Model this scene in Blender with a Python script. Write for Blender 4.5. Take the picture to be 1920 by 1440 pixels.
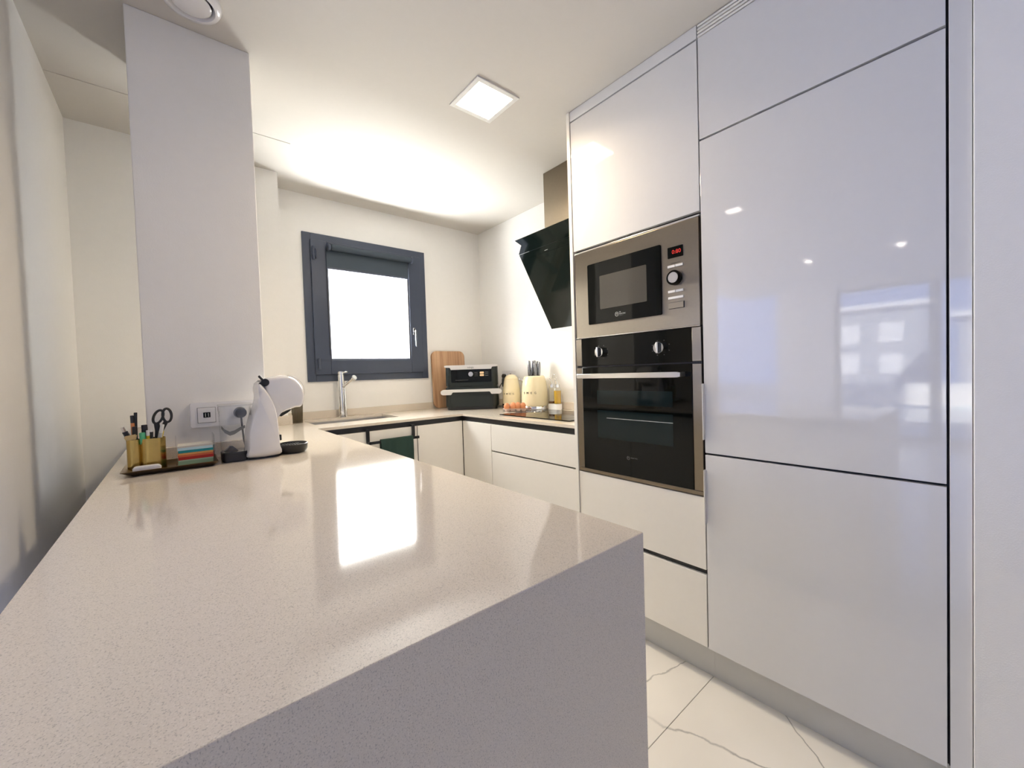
import bpy, bmesh, math, random
from mathutils import Vector, Matrix
random.seed(4)
C = bpy.context.scene.collection
PI = math.pi
for o in list(bpy.data.objects): bpy.data.objects.remove(o)

# ---------------------------------------------------------------- camera
def setup_camera():
    f, yaw, pit, rol = 760.09, math.radians(39.5964), math.radians(-1.5563), math.radians(-1.8141)
    F = Vector((math.sin(yaw)*math.cos(pit), math.cos(yaw)*math.cos(pit), math.sin(pit)))
    R = Vector((math.cos(yaw), -math.sin(yaw), 0)); U = R.cross(F)
    R2 = R*math.cos(rol) + U*math.sin(rol); U2 = U*math.cos(rol) - R*math.sin(rol)
    cd = bpy.data.cameras.new('camera'); cam = bpy.data.objects.new('camera', cd); C.objects.link(cam)
    m = Matrix((R2, U2, -F)).transposed().to_4x4(); m.translation = Vector((0, 0, 1.1637))
    cam.matrix_world = m
    cd.sensor_fit = 'HORIZONTAL'; cd.sensor_width = 36; cd.lens = f/1920*36; cd.clip_start = .02; cd.clip_end = 200
    bpy.context.scene.camera = cam
setup_camera()
S = bpy.context.scene
S.view_settings.view_transform = 'Standard'
try: S.view_settings.look = 'None'
except Exception: pass
S.view_settings.gamma = 1; S.view_settings.use_curve_mapping = False
S.view_settings.exposure = 0.20

# ---------------------------------------------------------------- sky, sun
SKY = 3.0; SUN = 30.0
w = bpy.data.worlds.new('sky'); S.world = w; w.use_nodes = True
nt = w.node_tree; nt.nodes.clear()
tc = nt.nodes.new('ShaderNodeTexCoord'); sx = nt.nodes.new('ShaderNodeSeparateXYZ')
rp = nt.nodes.new('ShaderNodeValToRGB'); bg = nt.nodes.new('ShaderNodeBackground'); wo = nt.nodes.new('ShaderNodeOutputWorld')
rp.color_ramp.elements[0].position = 0.0; rp.color_ramp.elements[0].color = (.25, .41, 1, 1)
rp.color_ramp.elements[1].position = .6; rp.color_ramp.elements[1].color = (.28, .42, 1, 1)
nt.links.new(tc.outputs['Generated'], sx.inputs[0]); nt.links.new(sx.outputs[2], rp.inputs[0])
nt.links.new(rp.outputs[0], bg.inputs[0]); bg.inputs[1].default_value = SKY; nt.links.new(bg.outputs[0], wo.inputs[0])
sl = bpy.data.lights.new('sun', 'SUN'); sl.energy = SUN; sl.angle = .009; sl.color = (1, .95, .88)
so = bpy.data.objects.new('sun', sl); C.objects.link(so)
so.rotation_euler = Vector((-1.0, .8, -1.1)).to_track_quat('-Z', 'Y').to_euler()

# area lights added outside the kitchen window, standing in for bright sunlit surroundings
def daylight(name, loc, aim, sx, sy, watts, col):
    l = bpy.data.lights.new(name, 'AREA'); l.shape = 'RECTANGLE'; l.size = sx; l.size_y = sy; l.energy = watts; l.color = col
    o = bpy.data.objects.new(name, l); C.objects.link(o); o.location = loc
    o.rotation_euler = Vector(aim).to_track_quat('-Z', 'Y').to_euler(); return o
daylight('window_daylight', (.97, 3.30, 2.00), (0, -1, 0), 1.32, 1.5, 160, (1, .955, .88))
daylight('ground_daylight', (.97, 3.22, .86), (0, -.45, 1), 1.25, .30, 200, (1, .98, .95))

# ---------------------------------------------------------------- materials
def mat(name, col, rough=.5, metal=0, coat=0, noise=0, nscale=40, bump=0, bscale=200, emit=None, estr=0, alpha=None, ior=1.5, spec=.5, aniso=0):
    m = bpy.data.materials.new(name); m.use_nodes = True; t = m.node_tree; b = t.nodes['Principled BSDF']
    b.inputs['Base Color'].default_value = (*col, 1); b.inputs['Roughness'].default_value = rough
    b.inputs['Metallic'].default_value = metal; b.inputs['Coat Weight'].default_value = coat; b.inputs['Coat Roughness'].default_value = .03
    b.inputs['IOR'].default_value = ior; b.inputs['Specular IOR Level'].default_value = spec
    if aniso:
        b.inputs['Anisotropic'].default_value = aniso
        tg = t.nodes.new('ShaderNodeTangent'); tg.direction_type = 'RADIAL'; tg.axis = 'Z'; t.links.new(tg.outputs[0], b.inputs['Tangent'])
    c = t.nodes.new('ShaderNodeTexCoord')
    n = t.nodes.new('ShaderNodeTexNoise'); n.inputs['Scale'].default_value = nscale; n.inputs['Detail'].default_value = 3
    t.links.new(c.outputs['Object'], n.inputs['Vector'])
    mx = t.nodes.new('ShaderNodeMix'); mx.data_type = 'RGBA'
    k = max(noise, .015)
    mx.inputs[6].default_value = tuple(max(0, v*(1-k)) for v in col)+(1,); mx.inputs[7].default_value = tuple(min(1, v*(1+k)) for v in col)+(1,)
    t.links.new(n.outputs['Fac'], mx.inputs[0]); t.links.new(mx.outputs[2], b.inputs['Base Color'])
    if bump:
        n2 = t.nodes.new('ShaderNodeTexNoise'); n2.inputs['Scale'].default_value = bscale
        t.links.new(c.outputs['Object'], n2.inputs['Vector'])
        bp = t.nodes.new('ShaderNodeBump'); bp.inputs['Strength'].default_value = bump; bp.inputs['Distance'].default_value = .002
        t.links.new(n2.outputs['Fac'], bp.inputs['Height']); t.links.new(bp.outputs[0], b.inputs['Normal'])
    if emit: b.inputs['Emission Color'].default_value = (*emit, 1); b.inputs['Emission Strength'].default_value = estr
    return m

def mat_glass(name, tint=(1, 1, 1), ior=1.45, rough=0.0, extra=0.0):
    m = bpy.data.materials.new(name); m.use_nodes = True; t = m.node_tree
    t.nodes.remove(t.nodes['Principled BSDF']); out = t.nodes['Material Output']
    tr = t.nodes.new('ShaderNodeBsdfTransparent'); tr.inputs[0].default_value = (*tint, 1)
    gl = t.nodes.new('ShaderNodeBsdfGlossy'); gl.inputs['Roughness'].default_value = rough
    fr = t.nodes.new('ShaderNodeFresnel'); ge = t.nodes.new('ShaderNodeNewGeometry')   # same reflectance from both sides of a thin pane
    io = t.nodes.new('ShaderNodeMapRange'); io.inputs['To Min'].default_value = ior; io.inputs['To Max'].default_value = 1/ior
    t.links.new(ge.outputs['Backfacing'], io.inputs['Value']); t.links.new(io.outputs[0], fr.inputs[0])
    ad = t.nodes.new('ShaderNodeMath'); ad.inputs[1].default_value = extra; ad.use_clamp = True
    mx = t.nodes.new('ShaderNodeMixShader')
    t.links.new(fr.outputs[0], ad.inputs[0]); t.links.new(ad.outputs[0], mx.inputs[0]); t.links.new(tr.outputs[0], mx.inputs[1]); t.links.new(gl.outputs[0], mx.inputs[2])
    t.links.new(mx.outputs[0], out.inputs[0]); return m

def mat_quartz():
    m = mat('speckled_quartz', (.60, .555, .50), .07, noise=.03, ior=1.55); t = m.node_tree; b = t.nodes['Principled BSDF']
    c = t.nodes.new('ShaderNodeTexCoord'); base = (.72, .645, .55, 1)
    v = t.nodes.new('ShaderNodeTexNoise'); v.inputs['Scale'].default_value = 700; v.inputs['Detail'].default_value = 2
    r = t.nodes.new('ShaderNodeValToRGB'); e = r.color_ramp.elements
    e[0].position = .34; e[0].color = (.50, .45, .385, 1); e[1].position = .42; e[1].color = base
    a = r.color_ramp.elements.new(.60); a.color = base; a = r.color_ramp.elements.new(.70); a.color = (.80, .73, .64, 1)
    t.links.new(c.outputs['Object'], v.inputs['Vector']); t.links.new(v.outputs['Fac'], r.inputs[0]); t.links.new(r.outputs[0], b.inputs['Base Color'])
    return m

def mat_marble():
    m = mat('marble_tile', (.84, .81, .76), .10, noise=.02); t = m.node_tree; b = t.nodes['Principled BSDF']
    g = t.nodes.new('ShaderNodeNewGeometry')
    def math_(op, a, b2=None, clamp=False):
        q = t.nodes.new('ShaderNodeMath'); q.operation = op; q.use_clamp = clamp
        for k, v in enumerate((a, b2)):
            if v is None: continue
            if isinstance(v, (int, float)): q.inputs[k].default_value = v
            else: t.links.new(v, q.inputs[k])
        return q.outputs[0]
    def noise_(sc, det, off):
        n = t.nodes.new('ShaderNodeTexNoise'); n.inputs['Scale'].default_value = sc; n.inputs['Detail'].default_value = det
        mp = t.nodes.new('ShaderNodeMapping'); mp.inputs['Location'].default_value = (off, off*.7, 0)
        t.links.new(g.outputs['Position'], mp.inputs[0]); t.links.new(mp.outputs[0], n.inputs['Vector']); return n.outputs['Fac']
    warp = noise_(9, 5, 0); dens = noise_(5, 2, 3.3); dark = None
    # each vein: a wandering line through two floor points (repeats as the pattern of the slabs)
    for (x0, y0, x1, y1, wid, wob) in ((1.185, .685, 1.275, .43, .0060, .07), (1.504, .451, 1.388, .325, .0035, .035), (1.20, .86, 1.50, .80, .0045, .06), (.2, -.6, 1.2, -.9, .004, .12), (-1.5, .3, .4, -1.4, .005, .15)):
        dx, dy = x1-x0, y1-y0; L = math.hypot(dx, dy); a, c = -dy/L, dx/L
        d = t.nodes.new('ShaderNodeVectorMath'); d.operation = 'DOT_PRODUCT'; d.inputs[1].default_value = (a, c, 0); t.links.new(g.outputs['Position'], d.inputs[0])
        v = math_('ADD', math_('SUBTRACT', d.outputs['Value'], a*x0+c*y0), math_('MULTIPLY', math_('SUBTRACT', warp, .5), wob))
        u = t.nodes.new('ShaderNodeVectorMath'); u.operation = 'DOT_PRODUCT'; u.inputs[1].default_value = (dx/L, dy/L, 0); t.links.new(g.outputs['Position'], u.inputs[0])
        along = math_('ABSOLUTE', math_('SUBTRACT', u.outputs['Value'], (dx*(x0+x1)/2+dy*(y0+y1)/2)/L))
        mask = math_('SUBTRACT', 1.0, math_('MULTIPLY', math_('SUBTRACT', along, L*.42), 8.0, True), True)
        k = math_('MULTIPLY', math_('MULTIPLY', math_('SUBTRACT', 1.0, math_('DIVIDE', math_('ABSOLUTE', v), wid), True), mask), math_('MULTIPLY', dens, 1.5, True))
        dark = k if dark is None else math_('MAXIMUM', dark, k)
    base = t.nodes.new('ShaderNodeValToRGB'); e = base.color_ramp.elements
    e[0].position = .35; e[0].color = (.84, .80, .74, 1); e[1].position = .6; e[1].color = (.92, .88, .82, 1)
    t.links.new(noise_(1.7, 4, 7), base.inputs[0])
    mx = t.nodes.new('ShaderNodeMix'); mx.data_type = 'RGBA'; mx.inputs[7].default_value = (.24, .23, .22, 1)
    t.links.new(math_('MULTIPLY', dark, .85), mx.inputs[0]); t.links.new(base.outputs[0], mx.inputs[6]); t.links.new(mx.outputs[2], b.inputs['Base Color']); return m

def mat_wood():
    m = mat('wood_board', (.5, .3, .17), .45); t = m.node_tree; b = t.nodes['Principled BSDF']
    c = t.nodes.new('ShaderNodeTexCoord'); mp = t.nodes.new('ShaderNodeMapping'); mp.inputs['Scale'].default_value = (60, 60, 3)
    n = t.nodes.new('ShaderNodeTexNoise'); n.inputs['Scale'].default_value = 1; n.inputs['Detail'].default_value = 4
    r = t.nodes.new('ShaderNodeValToRGB'); r.color_ramp.elements[0].color = (.42, .23, .12, 1); r.color_ramp.elements[0].position = .3
    r.color_ramp.elements[1].color = (.66, .42, .25, 1); r.color_ramp.elements[1].position = .7
    t.links.new(c.outputs['Object'], mp.inputs[0]); t.links.new(mp.outputs[0], n.inputs['Vector']); t.links.new(n.outputs['Fac'], r.inputs[0]); t.links.new(r.outputs[0], b.inputs['Base Color'])
    return m

M = dict(
 wall=mat('wall_paint', (.90, .885, .86), .85, bump=.15, bscale=300),
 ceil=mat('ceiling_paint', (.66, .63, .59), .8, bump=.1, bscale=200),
 gloss=mat('gloss_white_lacquer', (.74, .74, .755), .05, noise=.01, coat=.7),
 satin=mat('satin_white_lacquer', (.86, .835, .79), .25, noise=.01),
 carc=mat('cabinet_carcass', (.02, .02, .024), .7),
 dark=mat('dark_gap', (.03, .028, .035), .6),
 channel=mat('black_handle_channel', (.012, .013, .016), .4),
 plinth=mat('plinth_white', (.62, .62, .61), .3),
 quartz=mat_quartz(), marble=mat_marble(), wood=mat_wood(),
 grout=mat('grout', (.30, .29, .27), .9),
 win=mat('anthracite_window_paint', (.055, .070, .110), .38, noise=.05),
 blind=mat('grey_blind_fabric', (.045, .065, .090), .6, bump=.3, bscale=900),
 steel=mat('brushed_steel', (.28, .235, .18), .34, 1, noise=.05, nscale=90, aniso=.85),
 steel2=mat('satin_steel', (.74, .72, .70), .28, 1, noise=.04),
 chrome=mat('chrome', (.78, .78, .78), .08, 1),
 bglass=mat('black_glass', (.003, .004, .004), .04, ior=1.33),
 hoodglass=mat('hood_glass', (.004, .008, .007), .06, ior=1.36),
 black=mat('black_plastic', (.013, .014, .016), .35),
 fryer=mat('dark_green_black_plastic', (.007, .013, .013), .38, noise=.05),
 ovenglass=mat('oven_window_glass', (.008, .016, .018), .05, ior=1.33),
 mwglass=mat('microwave_window_mesh', (.075, .07, .06), .2, noise=.1, nscale=300),
 trim=mat('silver_trim', (.80, .78, .74), .35, .55),
 spot=mat('spot_diffuser', (1, 1, 1), .5, emit=(1, .9, .78), estr=60),
 cream=mat('cream_enamel', (.84, .74, .50), .18, coat=.4),
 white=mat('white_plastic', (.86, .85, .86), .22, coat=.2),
 whitem=mat('white_matte', (.82, .82, .80), .5),
 egg=mat('brown_eggshell', (.62, .25, .11), .5, noise=.12, nscale=60),
 acryl=mat_glass('clear_acrylic', (.975, .98, .98), 1.4, extra=.04),
 glass=mat_glass('clear_glass', (.97, .98, .97), 1.45),
 pane=mat_glass('window_glass', (.95, .97, .97), 1.45),
 oil=mat('golden_oil', (.60, .36, .03), .08, coat=.5),
 vinegar=mat('dark_vinegar', (.16, .07, .02), .08, coat=.5),
 gold=mat('brushed_brass', (.50, .35, .11), .22, 1, noise=.08, nscale=60, aniso=.6),
 bronze=mat('dark_brass_tray', (.26, .18, .08), .3, 1, noise=.1),
 green=mat('green_cloth', (.020, .050, .042), .95, bump=.6, bscale=700),
 carton=mat('pink_clear_carton', (.85, .66, .60), .25),
 outw=mat('sunlit_render', (.80, .78, .74), .9, noise=.04, nscale=3),
 outg=mat('terrace_paving', (.62, .60, .56), .8, noise=.1, nscale=4),
 outgrey=mat('grey_render', (.32, .34, .38), .9, noise=.08, nscale=2),
 water=mat('pool_water', (.10, .45, .55), .05),
 led=mat('red_display_digits', (.5, .01, .01), .5, emit=(1, .03, .02), estr=.3),
 lamp=mat('lamp_diffuser', (1, 1, 1), .5, emit=(1, .76, .46), estr=24),
 hoodlamp=mat('hood_lamp_diffuser', (1, 1, 1), .5, emit=(1, .86, .66), estr=45),
 lamp2=mat('lamp_diffuser_neutral', (1, 1, 1), .5, emit=(1, .90, .78), estr=12),
 yellow=mat('yellow_plastic', (.75, .55, .03), .4), hgreen=mat('green_plastic', (.10, .50, .26), .4),
 beige=mat('beige_bristle', (.66, .50, .24), .7), orange=mat('orange_plastic', (.65, .25, .08), .4),
 logo=mat('grey_print', (.55, .57, .56), .5), logod=mat('dim_print', (.16, .16, .16), .5), letter=mat('dark_metal_letter', (.12, .11, .09), .3, .6),
 warm=mat('warm_panel_print', (.85, .62, .38), .4),
)
_c = M['carton'].node_tree; _b = _c.nodes['Principled BSDF']; _b.inputs['Alpha'].default_value = .6
M['knife'] = mat('dark_steel', (.30, .30, .31), .25, 1)
def colmat(name, c, r=.6): return mat(name, c, r)

# ---------------------------------------------------------------- mesh helpers
class MB:
    def __init__(s): s.bm = bmesh.new(); s.flat = False
    def _merge(s, b): 
        me = bpy.data.meshes.new('t'); b.to_mesh(me); b.free(); s.bm.from_mesh(me); bpy.data.meshes.remove(me)
    def box(s, x0, x1, y0, y1, z0, z1, bev=0, seg=2, mtx=None):
        s.flat = True
        b = bmesh.new(); bmesh.ops.create_cube(b, size=1)
        for v in b.verts: v.co = Vector(((x0+x1)/2+v.co.x*(x1-x0), (y0+y1)/2+v.co.y*(y1-y0), (z0+z1)/2+v.co.z*(z1-z0)))
        if bev: bmesh.ops.bevel(b, geom=b.edges[:], offset=bev, segments=seg, profile=.5, affect='EDGES')
        if mtx: b.transform(mtx)
        s._merge(b); return s
    def cyl(s, p0, p1, r0, r1=None, seg=24, bev=0):
        s.flat = True
        p0 = Vector(p0); p1 = Vector(p1); r1 = r0 if r1 is None else r1; d = p1-p0
        b = bmesh.new(); bmesh.ops.create_cone(b, cap_ends=True, segments=seg, radius1=r0, radius2=r1, depth=d.length)
        if bev: bmesh.ops.bevel(b, geom=[e for e in b.edges if len(e.link_faces) == 2 and any(len(f.verts) > 4 for f in e.link_faces)], offset=bev, segments=2, affect='EDGES')
        q = d.to_track_quat('Z', 'Y').to_matrix().to_4x4(); q.translation = (p0+p1)/2; b.transform(q); s._merge(b); return s
    def lathe(s, prof, c=(0, 0, 0), seg=36, sx=1, sy=1):
        b = bmesh.new(); rings = []
        for r, z in prof:
            if r < 1e-6: rings.append([b.verts.new((c[0], c[1], c[2]+z))])
            else: rings.append([b.verts.new((c[0]+sx*r*math.cos(2*PI*i/seg), c[1]+sy*r*math.sin(2*PI*i/seg), c[2]+z)) for i in range(seg)])
        for A, B in zip(rings, rings[1:]):
            for i in range(seg):
                j = (i+1) % seg
                if len(A) == 1 and len(B) == 1: continue
                if len(A) == 1: b.faces.new((A[0], B[j], B[i]))
                elif len(B) == 1: b.faces.new((A[i], A[j], B[0]))
                else: b.faces.new((A[i], A[j], B[j], B[i]))
        bmesh.ops.recalc_face_normals(b, faces=b.faces[:]); s._merge(b); return s
    def prism(s, poly, a0, a1, axis='y', bev=0):
        s.flat = True
        b = bmesh.new()
        def P(u, v, a): return {'y': (u, a, v), 'x': (a, u, v), 'z': (u, v, a)}[axis]
        A = [b.verts.new(P(u, v, a0)) for u, v in poly]; B = [b.verts.new(P(u, v, a1)) for u, v in poly]; n = len(poly)
        b.faces.new(A); b.faces.new(B[::-1])
        for i in range(n): b.faces.new((A[i], B[i], B[(i+1) % n], A[(i+1) % n]))
        bmesh.ops.recalc_face_normals(b, faces=b.faces[:])
        if bev: bmesh.ops.bevel(b, geom=b.edges[:], offset=bev, segments=2, affect='EDGES')
        s._merge(b); return s
    def puff(s, poly, c, hw, b_=.25, n=7, axis='y', e=1.0):   # rounded extrusion of a profile
        cu = sum(p[0] for p in poly)/len(poly); cv = sum(p[1] for p in poly)/len(poly); b = bmesh.new(); rings = []
        for k in range(2*n+1):
            t = (k-n)/n*PI/2; sc = (1-b_)+b_*max(0, math.cos(t))**e; y = c+hw*math.sin(t)
            rings.append([b.verts.new((cu+(u-cu)*sc, y, cv+(v-cv)*sc) if axis == 'y' else (y, cu+(u-cu)*sc, cv+(v-cv)*sc)) for u, v in poly])
        m = len(poly)
        for A, B in zip(rings, rings[1:]):
            for i in range(m): b.faces.new((A[i], A[(i+1) % m], B[(i+1) % m], B[i]))
        b.faces.new(rings[0]); b.faces.new(rings[-1][::-1])
        bmesh.ops.recalc_face_normals(b, faces=b.faces[:]); s._merge(b); return s
    def tube(s, pts, r, seg=10, closed=False):
        pts = [Vector(p) for p in pts]; b = bmesh.new(); rings = []; n = len(pts); up = None
        for i, p in enumerate(pts):
            d = (pts[(i+1) % n] if (closed or i < n-1) else p)-(pts[i-1] if (closed or i > 0) else p); d.normalize()
            if up is None: up = d.orthogonal()
            up = (up-d*up.dot(d)).normalized(); q = d.cross(up)
            rr = r(i/(n-1)) if callable(r) else r
            rings.append([b.verts.new(p+rr*(up*math.cos(2*PI*k/seg)+q*math.sin(2*PI*k/seg))) for k in range(seg)])
        R = rings+([rings[0]] if closed else [])
        for A, B in zip(R, R[1:]):
            for k in range(seg): b.faces.new((A[k], A[(k+1) % seg], B[(k+1) % seg], B[k]))
        if not closed: b.faces.new(rings[0][::-1]); b.faces.new(rings[-1])
        bmesh.ops.recalc_face_normals(b, faces=b.faces[:]); s._merge(b); return s
    def ball(s, c, r, sx=1, sy=1, sz=1, seg=20):
        b = bmesh.new(); bmesh.ops.create_uvsphere(b, u_segments=seg, v_segments=seg//2, radius=r)
        for v in b.verts: v.co = Vector((c[0]+v.co.x*sx, c[1]+v.co.y*sy, c[2]+v.co.z*sz))
        s._merge(b); return s
    def build(s, name, m, parent=None, world=True, smooth=True, mtx=None):
        if mtx: s.bm.transform(mtx)
        if parent is not None and world: s.bm.transform(parent.matrix_world_inv if False else inv(parent))
        me = bpy.data.meshes.new(name); s.bm.to_mesh(me); s.bm.free(); me.materials.append(m)
        if smooth:
            me.polygons.foreach_set('use_smooth', [True]*len(me.polygons)); me.set_sharp_from_angle(angle=math.radians(20.5 if s.flat else 50))
        o = bpy.data.objects.new(name, me); C.objects.link(o)
        if parent is not None: o.parent = parent
        return o
def inv(o):
    m = Matrix.Identity(4)
    while o is not None: m = Matrix.LocRotScale(o.location, o.rotation_euler, o.scale) @ m; o = o.parent
    return m.inverted()
def thing(name, loc, label, cat, group=None, rz=0):
    o = bpy.data.objects.new(name, None); o.empty_display_size = .05; C.objects.link(o); o.location = loc; o.rotation_euler = (0, 0, rz)
    o['label'] = label; o['category'] = cat
    if group: o['group'] = group
    return o
def tag(o, label, cat, group=None):
    o['label'] = label; o['category'] = cat
    if group: o['group'] = group
    return o
def origin_to_base(o):
    me = o.data; xs = [v.co for v in me.vertices]
    c = Vector(((min(v.x for v in xs)+max(v.x for v in xs))/2, (min(v.y for v in xs)+max(v.y for v in xs))/2, min(v.z for v in xs)))
    me.transform(Matrix.Translation(-c)); o.location = c; return o
def struct(o, label=None):
    o['kind'] = 'structure'
    if label: o['label'] = label
    return o
def cr(pts, n=6, closed=True):      # Catmull-Rom through 2D points
    out = []; N = len(pts)
    for i in range(N if closed else N-1):
        P = [pts[(i+k) % N] if closed else pts[min(max(i+k, 0), N-1)] for k in (-1, 0, 1, 2)]
        for j in range(n):
            t = j/n
            out.append(tuple(.5*((2*P[1][a])+(-P[0][a]+P[2][a])*t+(2*P[0][a]-5*P[1][a]+4*P[2][a]-P[3][a])*t*t+(-P[0][a]+3*P[1][a]-3*P[2][a]+P[3][a])*t**3) for a in range(len(pts[0]))))
    if not closed: out.append(tuple(pts[-1]))
    return out
def rrect(x0, x1, y0, y1, r, n=6):
    p = []
    for cx, cy, a in ((x1-r, y1-r, 0), (x0+r, y1-r, 90), (x0+r, y0+r, 180), (x1-r, y0+r, 270)):
        for k in range(n+1): t = math.radians(a+90*k/n); p.append((cx+r*math.cos(t), cy+r*math.sin(t)))
    return p
def text(name, body, size, m, mtx, parent, depth=.0003, world=True, align='CENTER', sx=1, spacing=1):
    cu = bpy.data.curves.new(name, 'FONT'); cu.body = body; cu.size = size; cu.extrude = depth; cu.align_x = align; cu.align_y = 'CENTER'; cu.resolution_u = 3; cu.space_character = spacing
    t = bpy.data.objects.new('tmp', cu); C.objects.link(t); bpy.context.view_layer.update()
    me = bpy.data.meshes.new_from_object(t.evaluated_get(bpy.context.evaluated_depsgraph_get())); bpy.data.objects.remove(t); bpy.data.curves.remove(cu)
    me.transform(mtx @ Matrix.Diagonal((sx, 1, 1, 1)))
    if world: me.transform(inv(parent))
    me.name = name; me.materials.clear(); me.materials.append(m); o = bpy.data.objects.new(name, me); C.objects.link(o); o.parent = parent; return o
def face_mx(loc, normal):   # matrix putting text (XY plane, reading +X) on a vertical face with this normal
    n = Vector(normal).normalized(); up = Vector((0, 0, 1)); r = up.cross(n)
    m = Matrix((r, up, n)).transposed().to_4x4(); m.translation = Vector(loc); return m
B = MB

# ================================================================ SETTING
XF = 1.458; ZC = .9034; H = 2.366; XW = 2.059; YB = 2.888; XPE = .562; YPE = .364
FL = -.0
# outside facade and ground (seen white through the kitchen window, lit by the sun)
# floor: grout bed with marble tiles 1.2 x 0.6
fl = struct(B().box(-5.05, 2.2, -3.6, 3.0, -.06, -.004).build('floor', M['grout']), 'large marble tiles with grey veins')
tile_me = None; gx = -5.0; tx0 = .40; ty0 = .69
nx = int((2.2+5.0)/1.2)+2; ny = 12
for i in range(-5, 2):
    for j in range(-8, 4):
        x0 = tx0+i*1.2; y0 = ty0+j*.6; x1 = x0+1.2; y1 = y0+.6
        cx0, cx1, cy0, cy1 = max(x0, -5.0), min(x1, 2.1), max(y0, -3.55), min(y1, 2.95)
        if cx1-cx0 < .05 or cy1-cy0 < .05: continue
        if cx0 == x0 and cx1 == x1 and cy0 == y0 and cy1 == y1:
            if tile_me is None:
                tile_me = B().box(-.599, .599, -.299, .299, -.006, 0, .0007, 1).build('tile', M['marble'], fl, world=False); tile_me.location = ((x0+x1)/2, (y0+y1)/2, 0)
                continue
            t = bpy.data.objects.new('tile', tile_me.data); C.objects.link(t); t.parent = fl; t.location = ((x0+x1)/2, (y0+y1)/2, 0)
        else:
            B().box(cx0+.001, cx1-.001, cy0+.001, cy1-.001, -.006, 0, .0007, 1).build('tile', M['marble'], fl, world=False)
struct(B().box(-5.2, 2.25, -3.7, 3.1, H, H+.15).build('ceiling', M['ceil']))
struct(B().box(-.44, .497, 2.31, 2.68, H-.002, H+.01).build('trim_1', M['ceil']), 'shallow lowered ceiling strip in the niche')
# walls
WX0, WX1, WZ0, WZ1 = .672, 1.522, 1.158, 2.112
wb = B(); wb.box(.497, WX0, YB, YB+.1, 0, H); wb.box(WX1, XW+.15, YB, YB+.1, 0, H); wb.box(WX0, WX1, YB, YB+.1, 0, WZ0); wb.box(WX0, WX1, YB, YB+.1, WZ1, H)
struct(wb.build('wall_back', M['wall'], smooth=False))
struct(B().box(-.44, .497, 2.666, YB+.2, 0, H).build('wall_niche', M['wall']))
struct(B().box(XW, XW+.15, .0, YB, 0, H).build('wall_right', M['wall']))
struct(B().box(-.44, -.34, 1.45, 2.666, 0, H).build('wall_left', M['wall']))
struct(B().box(-.08, .256, 1.762, 2.10, 0, H, .003, 2).build('wall_pillar', M['wall']), 'wide square pillar rising behind the peninsula')
wr = B(); wr.box(1.446, 1.62, -1.05, .0425, 0, H, .003, 2).box(1.446, 1.62, -3.7, -1.5, 0, H).box(1.446, 1.62, -1.5, -1.05, 2.10, H).box(1.446, 1.62, -1.5, -1.05, 0, .90)
struct(wr.build('wall_front_right', M['wall']))
struct(B().box(-5.2, 1.446, -3.7, -3.55, 0, H).build('wall_front', M['wall']))
w3 = thing('fill_window', (1.53, -.95, 0), 'x', 'x'); del w3['label']; del w3['category']; w3['kind'] = 'structure'  # unseen window, added to bring cool sky light onto the left wall
fr = B(); fr.box(1.5, 1.56, -1.5, -1.05, 2.05, 2.10, .003).box(1.5, 1.56, -1.5, -1.05, .90, .95, .003)
for y in (-1.48, -1.07): fr.box(1.5, 1.56, y-.02, y+.02, .95, 2.05, .003)
fr.build('window_frame', M['win'], w3)
for y0, y1 in ((-1.46, -1.09),): B().box(1.527, 1.533, y0, y1, .95, 2.05).build('pane', M['pane'], w3)
# window wall of the living room (seen only mirrored in the gloss doors)
WL = -5.0
ww = B(); ww.box(WL-.15, WL, -3.7, .0, 0, H); ww.box(WL-.15, WL, 1.66, 2.45, 0, H); ww.box(WL-.15, WL, 0, 1.66, 2.28, H); ww.box(WL-.15, WL, 0, 1.66, 0, .03)
struct(ww.build('wall_window_side', M['wall'], smooth=False))
w2 = thing('window_2', (WL, -.5, 0), 'x', 'x'); del w2['label']; del w2['category']; w2['kind'] = 'structure'
fr = B()
for y in (1.63, .56, .03): fr.box(WL-.08, WL-.02, y-.035 if y != .56 else .51, y+.035 if y != .56 else .63, .03, 2.28, .003)
fr.box(WL-.08, WL-.02, 0, 1.66, 2.22, 2.28, .003); fr.box(WL-.08, WL-.02, 0, 1.66, .03, .09, .003)
fr.build('window_frame', M['win'], w2)
for y0, y1 in ((.63, 1.6), (.06, .52)): B().box(WL-.055, WL-.049, y0, y1, .09, 2.22).build('pane', M['pane'], w2)

# kitchen window --------------------------------------------------
wn = thing('window_1', ((WX0+WX1)/2, YB, WZ0), 'x', 'x'); del wn['label']; del wn['category']; wn['kind'] = 'structure'
OX0, OX1, OZ0, OZ1 = .660, 1.530, 1.146, 2.122
def ring(b, x0, x1, z0, z1, t, y0, y1, bev=.002, tb=None):
    tb = tb or t
    b.box(x0, x0+t, y0, y1, z0, z1, bev); b.box(x1-t, x1, y0, y1, z0, z1, bev); b.box(x0+t, x1-t, y0, y1, z1-t, z1, bev); b.box(x0+t, x1-t, y0, y1, z0, z0+tb, bev); return b
fr = ring(B(), OX0, OX1, OZ0, OZ1, .052, YB-.012, YB+.05); fr.build('window_frame', M['win'], wn)
sa = ring(B(), OX0+.046, OX1-.046, OZ0+.046, OZ1-.046, .098, YB-.026, YB+.035, .004)
sa.build('sash', M['win'], wn)
ring(B(), OX0+.142, OX1-.142, OZ0+.142, OZ1-.142, .012, YB-.018, YB+.02, .003).build('glazing_bead', M['win'], wn)
B().box(OX0+.15, OX1-.15, YB+.008, YB+.014, OZ0+.15, OZ1-.15).build('pane', M['pane'], wn)
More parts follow.
